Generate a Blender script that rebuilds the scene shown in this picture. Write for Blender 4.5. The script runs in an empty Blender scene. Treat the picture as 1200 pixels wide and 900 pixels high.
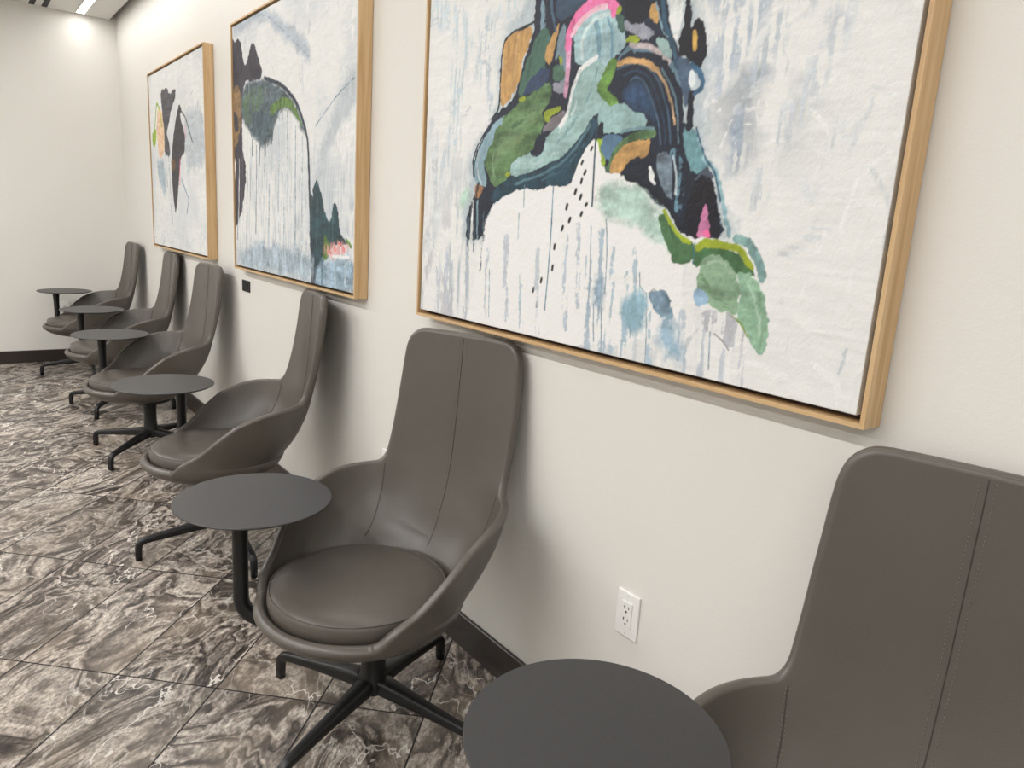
import bpy, bmesh, math, random
import numpy as np
from mathutils import Vector, Matrix
PI = math.pi
scene = bpy.context.scene
COL = scene.collection

# ------------------------------------------------------------------ camera
CAM = Vector((0.0, -1.22, 1.322))
YAW, PITCH, ROLL = [math.radians(a) for a in (142.104, -12.070, 3.599)]
fw = Vector((math.cos(YAW)*math.cos(PITCH), math.sin(YAW)*math.cos(PITCH), math.sin(PITCH)))
r0 = Vector((math.sin(YAW), -math.cos(YAW), 0)); u0 = r0.cross(fw)
rt = r0*math.cos(ROLL) + u0*math.sin(ROLL); up = -r0*math.sin(ROLL) + u0*math.cos(ROLL)
cd = bpy.data.cameras.new('camera'); cam = bpy.data.objects.new('camera', cd); COL.objects.link(cam)
cam.matrix_world = Matrix(((rt.x, up.x, -fw.x, CAM.x), (rt.y, up.y, -fw.y, CAM.y), (rt.z, up.z, -fw.z, CAM.z), (0, 0, 0, 1)))
cd.sensor_fit = 'HORIZONTAL'; cd.sensor_width = 36; cd.lens = 854.45/1200*36; cd.clip_start = .02
scene.camera = cam

# ------------------------------------------------------------------ light and exposure
scene.view_settings.view_transform = 'Standard'; scene.view_settings.look = 'None'
scene.view_settings.gamma = 1; scene.view_settings.use_curve_mapping = False
scene.view_settings.exposure = EXPO = 0.32
WASH_W = 1.5      # watts per metre of the strip beside the wall
ROOM_W = 13.8      # watts per metre of the strips over the room
world = bpy.data.worlds.new('world'); scene.world = world; world.use_nodes = True
world.node_tree.nodes['Background'].inputs[0].default_value = (.9, .93, 1, 1)
world.node_tree.nodes['Background'].inputs[1].default_value = .15
CEIL = 2.75
def area_lamp(x0, x1, y, width, watts_per_m, color):
    ld = bpy.data.lights.new('strip_lamp', 'AREA'); ld.shape = 'RECTANGLE'
    ld.size = x1-x0; ld.size_y = width; ld.energy = watts_per_m*(x1-x0); ld.color = color
    o = bpy.data.objects.new('strip_lamp', ld); COL.objects.link(o)
    o.location = ((x0+x1)/2, y, CEIL-.012); return o
WARM = (1.0, .99, .98); 
STRIPS = [(-6.98, -4.6, -.26, .055, WASH_W), (-4.45, -2.1, -.26, .055, WASH_W), (-1.95, .4, -.26, .055, WASH_W), (.55, 2.4, -.26, .055, WASH_W),
          (-6.4, -3.8, -2.3, .10, ROOM_W), (-3.0, -.4, -2.3, .10, ROOM_W), (.2, 2.4, -2.3, .10, ROOM_W),
          (-6.4, -3.8, -3.9, .10, ROOM_W), (-3.0, -.4, -3.9, .10, ROOM_W)]
for (x0, x1, y, w, e) in STRIPS: area_lamp(x0, x1, y, w, e, WARM)

# ------------------------------------------------------------------ material helpers
def lin(c):
    return tuple(((v/255)/12.92 if v/255 <= .04045 else (((v/255)+.055)/1.055)**2.4) for v in c)
class NT:
    def __init__(s, name):
        s.m = bpy.data.materials.new(name); s.m.use_nodes = True; s.t = s.m.node_tree; s.n = s.t.nodes; s.l = s.t.links
        s.b = s.n['Principled BSDF']
    def node(s, typ, **kw):
        n = s.n.new(typ); ins = kw.pop('ins', {})
        for k, v in kw.items(): setattr(n, k, v)
        for k, v in ins.items(): s.put(n.inputs[k], v)
        return n
    def put(s, sock, v):
        if isinstance(v, bpy.types.NodeSocket): s.l.new(v, sock)
        elif isinstance(v, bpy.types.Node): s.l.new(v.outputs[0], sock)
        else:
            if sock.type == 'RGBA' and len(v) == 3: v = (*v, 1)
            sock.default_value = v
    def math(s, op, a, b=0.0, c=0.0):
        n = s.node('ShaderNodeMath', operation=op); s.put(n.inputs[0], a); s.put(n.inputs[1], b); s.put(n.inputs[2], c); return n.outputs[0]
    def vm(s, op, a, b=(0, 0, 0)):
        n = s.node('ShaderNodeVectorMath', operation=op); s.put(n.inputs[0], a)
        if op == 'SCALE': s.put(n.inputs['Scale'], b)
        else: s.put(n.inputs[1], b)
        return n.outputs[0]
    def noise(s, vec, scale, detail=3, rough=.5, dist=0):
        return s.node('ShaderNodeTexNoise', ins={'Vector': vec, 'Scale': scale, 'Detail': detail, 'Roughness': rough, 'Distortion': dist})
    def ramp(s, fac, stops, interp='LINEAR'):
        n = s.node('ShaderNodeValToRGB'); s.put(n.inputs[0], fac); n.color_ramp.interpolation = interp
        e = n.color_ramp.elements
        while len(e) < len(stops): e.new(.5)
        for q, (p, c) in zip(e, stops):
            q.position = p; q.color = (c, c, c, 1) if isinstance(c, (int, float)) else (*c, 1)
        return n.outputs[0]
    def mix(s, f, a, b, mode='MIX'):
        n = s.node('ShaderNodeMix', data_type='RGBA', blend_type=mode); s.put(n.inputs[0], f); s.put(n.inputs[6], a); s.put(n.inputs[7], b); return n.outputs[2]
    def bump(s, h, strength, dist=.001):
        n = s.node('ShaderNodeBump', ins={'Height': h, 'Strength': strength, 'Distance': dist}); s.l.new(n.outputs[0], s.b.inputs['Normal'])
    def obj(s): return s.node('ShaderNodeTexCoord').outputs['Object']
    def out(s, **kw):
        for k, v in kw.items(): s.put(s.b.inputs[k.replace('_', ' ')], v)
        return s.m
def simple(name, c, rough=.5, spec=.5, metal=0.0, bump=0, scale=300):
    t = NT(name); co = t.obj(); n = t.noise(co, scale/10, 3)
    col = t.mix(.12, lin(c), t.mix(1.0, lin(c), n.outputs['Color'], 'OVERLAY'))
    if bump: t.bump(t.noise(co, scale, 2).outputs[0], bump)
    return t.out(Base_Color=col, Roughness=rough, Specular_IOR_Level=spec, Metallic=metal)

def wall_mat():
    t = NT('painted_drywall'); co = t.obj()
    n = t.noise(co, 1.2, 2).outputs[0]
    col = t.mix(n, lin((226, 224, 219)), lin((222, 220, 214)))
    h = t.math('ADD', t.noise(co, 160, 2, .6).outputs[0], t.math('MULTIPLY', t.noise(co, 45, 2).outputs[0], .8))
    t.bump(h, .22, .0012)
    return t.out(Base_Color=col, Roughness=.55, Specular_IOR_Level=.3)

def marble_mat():
    t = NT('polished_marble_tile')
    pos = t.node('ShaderNodeNewGeometry').outputs['Position']
    p = t.vm('SUBTRACT', pos, (-2.129, -.930, 0))
    rot = t.node('ShaderNodeVectorRotate', rotation_type='Z_AXIS', ins={'Vector': p, 'Angle': -math.radians(135.8)}).outputs[0]
    sp = t.node('ShaderNodeSeparateXYZ', ins={0: rot})
    tx = t.math('DIVIDE', sp.outputs[0], .60); ty = t.math('DIVIDE', sp.outputs[1], .30)
    ix = t.math('FLOOR', tx); iy = t.math('FLOOR', ty)
    fx = t.math('MULTIPLY', t.math('SUBTRACT', .5, t.math('ABSOLUTE', t.math('SUBTRACT', t.math('FRACT', tx), .5))), .60)
    fy = t.math('MULTIPLY', t.math('SUBTRACT', .5, t.math('ABSOLUTE', t.math('SUBTRACT', t.math('FRACT', ty), .5))), .30)
    edge = t.math('MINIMUM', fx, fy)
    grout = t.math('LESS_THAN', edge, .0024)
    idv = t.node('ShaderNodeCombineXYZ', ins={0: ix, 1: iy, 2: 0.0}).outputs[0]
    wn = t.node('ShaderNodeTexWhiteNoise', noise_dimensions='3D', ins={'Vector': idv})
    off = t.vm('SCALE', wn.outputs['Color'], 30.0)
    st = t.vm('MULTIPLY', rot, (1.0, 1.75, 1.0))
    q = t.vm('ADD', st, off)
    w1 = t.vm('SCALE', t.vm('SUBTRACT', t.noise(q, 1.6, 1, .5).outputs['Color'], (.5, .5, .5)), 1.15)
    q1 = t.vm('ADD', q, w1)
    w2 = t.vm('SCALE', t.vm('SUBTRACT', t.noise(q1, 6.0, 2, .5).outputs['Color'], (.5, .5, .5)), .24)
    q2 = t.vm('ADD', q1, w2)
    f = t.noise(q2, 2.0, 4, .52, .4).outputs[0]
    D, M, B, L, W = lin((40, 35, 33)), lin((84, 76, 70)), lin((122, 112, 104)), lin((178, 169, 159)), lin((212, 206, 198))
    c = t.ramp(f, [(.22, B), (.30, M), (.34, D), (.37, M), (.40, L), (.43, B), (.455, M), (.475, D), (.49, B), (.52, L), (.55, B), (.575, M), (.59, D), (.605, B), (.64, L), (.67, M), (.70, D), (.76, B)])
    f2 = t.noise(q2, 4.0, 4, .55, .5).outputs[0]
    l1 = t.math('SUBTRACT', 1.0, t.ramp(t.math('ABSOLUTE', t.math('SUBTRACT', t.math('FRACT', t.math('MULTIPLY', f2, 8.0)), .5)), [(0.0, 0.0), (.09, 1.0)]))
    c = t.mix(t.math('MULTIPLY', l1, .55), c, lin((56, 49, 45)))
    f3 = t.noise(t.vm('ADD', q1, (7.3, 1.2, 0)), 2.6, 4, .55, .4).outputs[0]
    l2 = t.math('SUBTRACT', 1.0, t.ramp(t.math('ABSOLUTE', t.math('SUBTRACT', t.math('FRACT', t.math('MULTIPLY', f3, 5.0)), .5)), [(0.0, 0.0), (.05, 1.0)]))
    c = t.mix(t.math('MULTIPLY', l2, .55), c, W)
    blot = t.ramp(t.noise(q2, 4.5, 2, .5).outputs[0], [(.60, 0.0), (.66, .6)])
    c = t.mix(blot, c, L)
    blot2 = t.ramp(t.noise(t.vm('ADD', q2, (3, 9, 1)), 3.2, 3, .6).outputs[0], [(.58, 0.0), (.68, .55)])
    c = t.mix(blot2, c, lin((70, 62, 57)))
    # mottled grain, warm stain
    g = t.noise(q, 60, 4, .7).outputs[0]
    c = t.mix(.8, c, t.mix(1.0, c, t.ramp(g, [(.38, .22), (.62, .80)]), 'OVERLAY'))
    warm = t.ramp(t.noise(q, 2.2, 2).outputs[0], [(.5, 0.0), (.68, .35)])
    c = t.mix(warm, c, lin((158, 144, 128)), 'MIX')
    # white cracks
    vo = t.node('ShaderNodeTexVoronoi', feature='DISTANCE_TO_EDGE', ins={'Vector': t.vm('ADD', q, t.vm('SCALE', t.noise(q, 9, 3).outputs['Color'], .25)), 'Scale': 3.4}).outputs[0]
    mk = t.ramp(t.noise(q, 3.1, 2).outputs[0], [(.46, 0.0), (.56, 1.0)])
    thick = t.math('MULTIPLY', t.noise(q, 12, 2).outputs[0], .022)
    crack = t.math('MULTIPLY', t.math('LESS_THAN', vo, thick), mk)
    c = t.mix(t.math('MULTIPLY', crack, .85), c, lin((226, 220, 212)))
    tone = t.math('ADD', .82, t.math('MULTIPLY', wn.outputs['Value'], .36))
    cb = t.node('ShaderNodeCombineColor', ins={0: tone, 1: tone, 2: tone}).outputs[0]
    c = t.mix(1.0, c, cb, 'MULTIPLY')
    c = t.mix(grout, c, lin((34, 31, 30)))
    r = t.math('ADD', .30, t.math('MULTIPLY', grout, .5))
    hn = t.node('ShaderNodeMapRange', ins={0: edge, 1: 0.0, 2: .004, 3: 0.0, 4: 1.0}).outputs[0]
    t.bump(hn, .15, .001)
    return t.out(Base_Color=c, Roughness=r, Specular_IOR_Level=.45)

def leather_mat(name='leather', base=(85, 80, 74)):
    t = NT(name); co = t.obj()
    n = t.noise(co, 7, 3).outputs[0]
    col = t.mix(n, lin(tuple(v*.95 for v in base)), lin(tuple(v*1.05 for v in base)))
    vo = t.node('ShaderNodeTexVoronoi', ins={'Vector': co, 'Scale': 520.0}).outputs[0]
    cr = t.math('ABSOLUTE', t.math('SUBTRACT', t.noise(t.vm('MULTIPLY', co, (1, 1, .6)), 9, 3, .5, 1.5).outputs[0], .5))
    h = t.math('ADD', t.math('MULTIPLY', vo, .25), t.math('MULTIPLY', t.noise(co, 14, 3).outputs[0], 1.6))
    t.bump(h, .28, .0016)
    rr = t.math('ADD', .29, t.math('MULTIPLY', t.noise(co, 25, 3).outputs[0], .14))
    return t.out(Base_Color=col, Roughness=rr, Specular_IOR_Level=.5)

def wood_mat(name, axis):
    t = NT(name); co = t.obj()
    sc = {'z': (40, 40, 1.6), 'x': (1.6, 40, 40)}[axis]
    v = t.vm('MULTIPLY', co, sc)
    n = t.noise(v, 1.6, 4, .55, .6).outputs[0]
    col = t.ramp(n, [(.3, lin((184, 148, 104))), (.5, lin((204, 172, 128))), (.7, lin((216, 188, 148)))])
    n2 = t.noise(t.vm('MULTIPLY', co, tuple(a*.25 for a in sc)), 1.2, 2).outputs[0]
    col = t.mix(t.math('MULTIPLY', n2, .5), col, lin((194, 158, 114)))
    t.bump(n, .12)
    return t.out(Base_Color=col, Roughness=.42, Specular_IOR_Level=.4)

def paint_mat():
    t = NT('acrylic_paint'); a = t.node('ShaderNodeAttribute', attribute_name='paint').outputs['Color']; co = t.obj()
    n = t.noise(t.vm('MULTIPLY', co, (1, 1, .5)), 240, 3, .6).outputs[0]
    col = t.mix(.16, a, t.mix(1.0, a, t.ramp(n, [(.3, .3), (.7, .7)]), 'OVERLAY'))
    h = t.math('ADD', n, t.math('MULTIPLY', t.noise(co, 60, 4, .6, 1.2).outputs[0], 2.0))
    t.bump(h, .35, .0012)
    return t.out(Base_Color=col, Roughness=.5, Specular_IOR_Level=.35)
def emit_mat():
    t = NT('lamp_diffuser'); return t.out(Base_Color=(.9, .9, .9), Emission_Color=(1, .97, .93), Emission_Strength=9.0)

M = dict(wall=wall_mat(), marble=marble_mat(), leather=leather_mat(), seam=simple('seam_groove', (62, 57, 52), .6),
         thread=simple('stitch_thread', (116, 108, 97), .6), wood_z=wood_mat('pale_maple_upright', 'z'), wood_x=wood_mat('pale_maple_level', 'x'),
         paint=paint_mat(), black=simple('black_powder_coat', (22, 22, 23), .42, .45, 0, .12, 700),
         top=simple('charcoal_laminate', (54, 53, 54), .40, .45, 0, .06, 900), topedge=simple('black_edge', (24, 24, 25), .5),
         tray=simple('brown_float_tray', (64, 44, 32), .7), base=simple('dark_base_trim', (48, 41, 37), .32),
         ceil=simple('ceiling_paint', (222, 220, 216), .7), dark=simple('black_slot', (10, 10, 10), .6), white=simple('white_plastic', (236, 235, 232), .3),
         housing=simple('light_housing', (225, 225, 225), .5), emit=emit_mat(), slot=simple('socket_slot', (40, 38, 36), .6), glide=simple('rubber_glide', (12, 12, 12), .8),
         screw=simple('screw_head', (215, 213, 208), .35))

# ------------------------------------------------------------------ object helpers
def link(o, parent=None):
    COL.objects.link(o)
    if parent is not None: o.parent = parent
    return o
def mesh_obj(name, verts, faces, mat, parent=None, smooth=False):
    me = bpy.data.meshes.new(name); me.from_pydata(verts, [], faces)
    for m in (mat if isinstance(mat, (list, tuple)) else [mat]): me.materials.append(m)
    if smooth: me.polygons.foreach_set('use_smooth', [True]*len(me.polygons))
    me.update(); return link(bpy.data.objects.new(name, me), parent)
def bm_obj(name, bm, mat, parent=None, smooth=False):
    me = bpy.data.meshes.new(name); bmesh.ops.recalc_face_normals(bm, faces=bm.faces); bm.to_mesh(me); bm.free()
    for m in (mat if isinstance(mat, (list, tuple)) else [mat]): me.materials.append(m)
    if smooth: me.polygons.foreach_set('use_smooth', [True]*len(me.polygons))
    return link(bpy.data.objects.new(name, me), parent)
def add_box(bm, a, b, bevel=0, seg=2, mi=0):
    vs = [bm.verts.new((x, y, z)) for x in (a[0], b[0]) for y in (a[1], b[1]) for z in (a[2], b[2])]
    fs = [bm.faces.new([vs[i] for i in f]) for f in ((0, 1, 3, 2), (4, 6, 7, 5), (0, 4, 5, 1), (2, 3, 7, 6), (0, 2, 6, 4), (1, 5, 7, 3))]
    for f in fs: f.material_index = mi
    if bevel:
        es = list({e for f in fs for e in f.edges}); bmesh.ops.bevel(bm, geom=es, offset=bevel, segments=seg, affect='EDGES', profile=.5)
def box(name, a, b, mat, parent=None, bevel=0, seg=2):
    bm = bmesh.new(); add_box(bm, a, b, bevel, seg); return bm_obj(name, bm, mat, parent)
def add_lathe(bm, prof, n=64, cx=0, cy=0):
    rings = []
    for (r, z) in prof:
        if r < 1e-6: rings.append([bm.verts.new((cx, cy, z))])
        else: rings.append([bm.verts.new((cx+r*math.cos(2*PI*i/n), cy+r*math.sin(2*PI*i/n), z)) for i in range(n)])
    for A, B in zip(rings, rings[1:]):
        for i in range(n):
            j = (i+1) % n
            q = [A[0] if len(A) == 1 else A[i], A[0] if len(A) == 1 else A[j], B[0] if len(B) == 1 else B[j], B[0] if len(B) == 1 else B[i]]
            s = []
            for v in q:
                if v not in s: s.append(v)
            if len(s) > 2: bm.faces.new(s)
def add_loft(bm, path, secs, n=20, power=2.6):
    """superelliptic section (half width, half height) swept along a path that stays in a vertical plane or bends freely"""
    P = [Vector(p) for p in path]; rings = []; prevs = None
    for i, p in enumerate(P):
        t = (P[min(i+1, len(P)-1)]-P[max(i-1, 0)]).normalized()
        if prevs is None:
            side = t.cross(Vector((0, 0, 1)))
            if side.length < .05: side = t.cross(Vector((1, 0, 0)))
            side.normalize()
        else: side = (prevs - t*prevs.dot(t)).normalized()
        prevs = side; upv = side.cross(t).normalized(); w, h = secs[i]; ring = []
        for k in range(n):
            a = 2*PI*k/n; c, s = math.cos(a), math.sin(a)
            ring.append(bm.verts.new(p + side*(w*math.copysign(abs(c)**(2/power), c)) + upv*(h*math.copysign(abs(s)**(2/power), s))))
        rings.append(ring)
    for A, B in zip(rings, rings[1:]):
        for k in range(n): bm.faces.new([A[k], A[(k+1) % n], B[(k+1) % n], B[k]])
    bm.faces.new(list(reversed(rings[0]))); bm.faces.new(rings[-1])
def add_tube(bm, path, r, n=6): add_loft(bm, path, [(r, r)]*len(path), n, 2)
def tag(o, label=None, cat=None, group=None, kind=None):
    if label: o['label'] = label
    if cat: o['category'] = cat
    if group: o['group'] = group
    if kind: o['kind'] = kind
    return o
def thing(name, loc, rz, label, cat, group=None):
    o = bpy.data.objects.new(name, None); COL.objects.link(o); o.location = loc; o.rotation_euler = (0, 0, rz)
    o.empty_display_size = .1; return tag(o, label, cat, group)

# ------------------------------------------------------------------ the room
XF, XB, YF = -7.05, 2.8, -5.2
def struct(o): return tag(o, kind='structure')
struct(box('floor', (XF-.1, YF-.1, -.08), (XB+.1, .1, 0), M['marble']))
struct(box('wall_right', (XF-.1, 0, 0), (XB+.1, .1, 3.1), M['wall']))
struct(box('wall_far', (XF-.1, YF-.1, 0), (XF, 0, 3.1), M['wall']))
struct(box('wall_left', (XF, YF-.1, 0), (XB, YF, 3.1), M['wall']))
struct(box('wall_near', (XB, YF-.1, 0), (XB+.1, 0, 3.1), M['wall']))
bm = bmesh.new(); add_box(bm, (XF, YF, CEIL), (XB, -.05, CEIL+.04))
c1 = struct(bm_obj('ceiling', bm, M['ceil']))
struct(box('ceiling', (XF, YF, 3.05), (XB, 0, 3.1), M['dark']))
struct(box('gap_shade_fill', (XF, -.05, CEIL+.06), (XB, -.0005, CEIL+.10), M['dark']))  # black box added in the ceiling gap, its colour standing in for the shade there
struct(box('trim_1', (XF, -.06, CEIL+.005), (XB, -.045, CEIL+.04), M['ceil']))
bb = bmesh.new(); add_box(bb, (XF, -.013, 0), (XB, 0, .110), .002, 1); struct(bm_obj('baseboard_right', bb, M['base']))
bb = bmesh.new(); add_box(bb, (XF, YF, 0), (XF+.013, -.013, .100), .002, 1); struct(bm_obj('baseboard_far', bb, M['base']))

LIGHT_LABELS = ['slim linear ceiling light beside the painted wall, ending just short of the far wall',
    'linear ceiling light beside the painted wall, above the middle painting', 'linear ceiling light beside the painted wall, above the nearest painting',
    'linear ceiling light beside the painted wall, behind the camera', 'wide ceiling strip over the room, near the far wall, inner row', 'wide ceiling strip over the middle of the room, inner row',
    'wide ceiling strip over the room behind the camera, inner row', 'wide ceiling strip near the far wall, outermost row', 'wide ceiling strip over the middle of the room, outermost row']
for (x0, x1, y, w, e), lab in zip(STRIPS, LIGHT_LABELS):
    t = thing('ceiling_light', ((x0+x1)/2, y, CEIL), 0, lab, 'ceiling light', 'linear ceiling lights')
    L = (x1-x0)/2
    box('diffuser', (-L, -w/2, -.004), (L, w/2, .006), M['emit'], t)
    bm = bmesh.new()
    for s in (-1, 1): add_box(bm, (-L-.004, s*(w/2+.002)-.002, -.006), (L+.004, s*(w/2+.002)+.002, .006))
    for s in (-1, 1): add_box(bm, (s*(L+.002)-.002, -w/2, -.006), (s*(L+.002)+.002, w/2, .006))
    bm_obj('housing', bm, M['housing'], t)
for y, lab in ((-.578, 'black slot air diffuser in the ceiling, the one further from the painted wall'), (-.495, 'black slot air diffuser in the ceiling, the one nearer the linear light')):
    t = thing('slot_diffuser', (-6.5, y, CEIL), 0, lab, 'air vent', 'pair of ceiling slot vents')
    box('slot', (-.52, -.02, -.003), (.5, .02, .01), M['dark'], t)
    bm = bmesh.new()
    for s in (-1, 1): add_box(bm, (-.52, s*.022-.002, -.005), (.5, s*.022+.002, .006))
    bm_obj('frame', bm, M['housing'], t)

# ------------------------------------------------------------------ lounge chair
def pchip(xs, ys):
    xs = np.array(xs, float); ys = np.array(ys, float); h = np.diff(xs); d = np.diff(ys)/h; m = np.zeros(len(xs))
    m[0], m[-1] = d[0], d[-1]
    for i in range(1, len(xs)-1):
        if d[i-1]*d[i] > 0: m[i] = (h[i-1]+h[i])*2/((2*h[i]+h[i-1])/d[i-1]+(h[i]+2*h[i-1])/d[i])*1.0 if False else 3*(h[i-1]+h[i])/((2*h[i]+h[i-1])/d[i-1]+(h[i]+2*h[i-1])/d[i])
    def f(x):
        x = np.clip(x, xs[0], xs[-1]); i = np.clip(np.searchsorted(xs, x)-1, 0, len(xs)-2); t = (x-xs[i])/h[i]
        return ys[i]*(2*t**3-3*t**2+1)+m[i]*h[i]*(t**3-2*t**2+t)+ys[i+1]*(-2*t**3+3*t**2)+m[i+1]*h[i]*(t**3-t**2)
    return f
ZK = [.41, .45, .52, .60, .70, .85, 1.03]
HB = pchip(ZK, [.240, .254, .272, .285, .305, .335, .370])
YBB = pchip(ZK, [.188, .222, .256, .284, .303, .318, .331])
EX = pchip([.40, .55, 1.03], [1.0, .80, .80])
DPB = pchip(ZK, [.241, .252, .262, .262, .225, .175, .150])
def bowl(z):        # 0..1: quarter-ellipse profile of the bowl under the seat
    return math.sqrt(max(0, 1-(1-max(0, min(1, (z-.326)/.090)))**2.4))
def HALF(z): return float(HB(z))*(bowl(z) if z < .418 else 1)
def DEP(z): return float(DPB(z))*(bowl(z) if z < .418 else 1)
def YB(z): return (float(YBB(z))-float(DPB(z)))+DEP(z) if z < .418 else float(YBB(z))
def S(phi, z):
    a, yb, b = HALF(z), YB(z), DEP(z)
    e = float(EX(z)); sn, cs = math.sin(phi), math.cos(phi)
    return Vector((a*math.copysign(abs(sn)**e, sn), yb-b+b*math.copysign(abs(cs)**(e if cs > 0 else 1), cs), float(z)))
def phix(x, z): return math.asin(min(.999, x/HALF(z))**(1/float(EX(z))))
LIP = 128
RIM = [(LIP, .386), (125, .391), (121, .403), (116, .426), (110, .452), (104, .487), (98, .523), (92, .556), (86, .581), (79, .597), (72, .606), (65, .611), (58, .614)]
for x, z in [(.217, .620), (.205, .633), (.199, .655), (.198, .69), (.197, .74), (.196, .80), (.193, .87), (.190, .93), (.187, .962), (.180, .986), (.167, 1.002), (.149, 1.011), (.13, 1.013)]:
    RIM.append((math.degrees(phix(x, z)), z))
def make_shell(name, mat):
    ks = np.arange(len(RIM)); fp = pchip(ks, [r[0] for r in RIM]); fz = pchip(ks, [r[1] for r in RIM])
    bm = bmesh.new(); N = 72; K = 30; rows = []; L0 = math.radians(LIP)
    angs = [-L0+2*L0*i/N for i in range(N+1)]+[L0+(2*PI-2*L0)*i/K for i in range(1, K)]
    cv = bm.verts.new((0, S(0, .3261).y, .326)); lastc = None
    for q in range(1, 25):
        z = .326+.060*(q/24)**1.9
        ring = [bm.verts.new(S(ph, z)) for ph in angs]
        n = len(ring)
        for i in range(n):
            j = (i+1) % n
            bm.faces.new([cv, ring[i], ring[j]] if lastc is None else [lastc[i], lastc[j], ring[j], ring[i]][::1])
        lastc = ring
    rows.append(lastc[:N+1])
    for s in np.linspace(0, len(RIM)-1, 96)[1:]:
        pr, zr = math.radians(float(fp(s))), float(fz(s))
        rows.append([bm.verts.new(S(-pr+2*pr*i/N, zr)) for i in range(N+1)])
    for A, B in zip(rows, rows[1:]):
        for i in range(N): bm.faces.new([A[i], A[i+1], B[i+1], B[i]])
    bmesh.ops.recalc_face_normals(bm, faces=bm.faces)
    bm.normal_update()
    # make normals point to the inside (towards the sitter)
    up_ = sum(f.normal.z*f.calc_area() for f in bm.faces if f.calc_center_median().z < .35)
    if up_ < 0: bmesh.ops.reverse_faces(bm, faces=bm.faces); bm.normal_update()
    inner = list(bm.verts); bm.verts.index_update(); bm.faces.index_update(); fi = list(bm.faces); nfi = len(fi); vfaces = [[f.calc_center_median() for f in v.link_faces] for v in inner]
    nrm = [v.normal.copy() for v in inner]
    def thick(co): return .023 + .007*max(0, min(1, (co.z-.65)/.25)) + .008*max(0, min(1, (.44-co.z)/.06))
    T = [thick(v.co) for v in inner]
    outer = [bm.verts.new(v.co-nrm[i]*T[i]) for i, v in enumerate(inner)]
    bnd = [e for e in bm.edges if e.is_boundary]
    for f in fi: bm.faces.new([outer[v.index] for v in reversed(f.verts)])
    # rounded rim
    R = 9; strips = {}
    nb = {}
    for e in bnd:
        for v in e.verts: nb.setdefault(v.index, []).append(e.other_vert(v))
    for idx, ns in nb.items():
        v = inner[idx]
        tdir = (ns[0].co-ns[-1].co)
        tdir = tdir.normalized() if tdir.length > 1e-9 else Vector((1, 0, 0))
        b = tdir.cross(nrm[idx]).normalized()
        cen = sum(vfaces[idx], Vector())/len(vfaces[idx])
        if (cen-v.co).dot(b) > 0: b = -b
        c = v.co-nrm[idx]*T[idx]/2; h = T[idx]/2
        strips[idx] = [v]+[bm.verts.new(c+nrm[idx]*h*math.copysign(abs(math.cos(PI*q/R))**.88, math.cos(PI*q/R))+b*h*.85*math.sin(PI*q/R)**.88) for q in range(1, R)]+[outer[idx]]
    for e in bnd:
        a, b = strips[e.verts[0].index], strips[e.verts[1].index]
        for q in range(R):
            try: bm.faces.new([a[q], b[q], b[q+1], a[q+1]])
            except ValueError: pass
    return bm
def normal_in(phi, z):
    du = S(phi+.01, z)-S(phi-.01, z); dv = S(phi, z+.004)-S(phi, z-.004)
    n = du.cross(dv).normalized(); c = Vector((0, -.1, z))
    return n if n.dot(c-S(phi, z)) > 0 else -n
def seam_path(fn, z0, z1, n, lift=.0006):
    P = []
    for i in range(n+1):
        z = z0+(z1-z0)*i/n; ph = fn(z); P.append(S(ph, z)+normal_in(ph, z)*lift)
    return P
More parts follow.
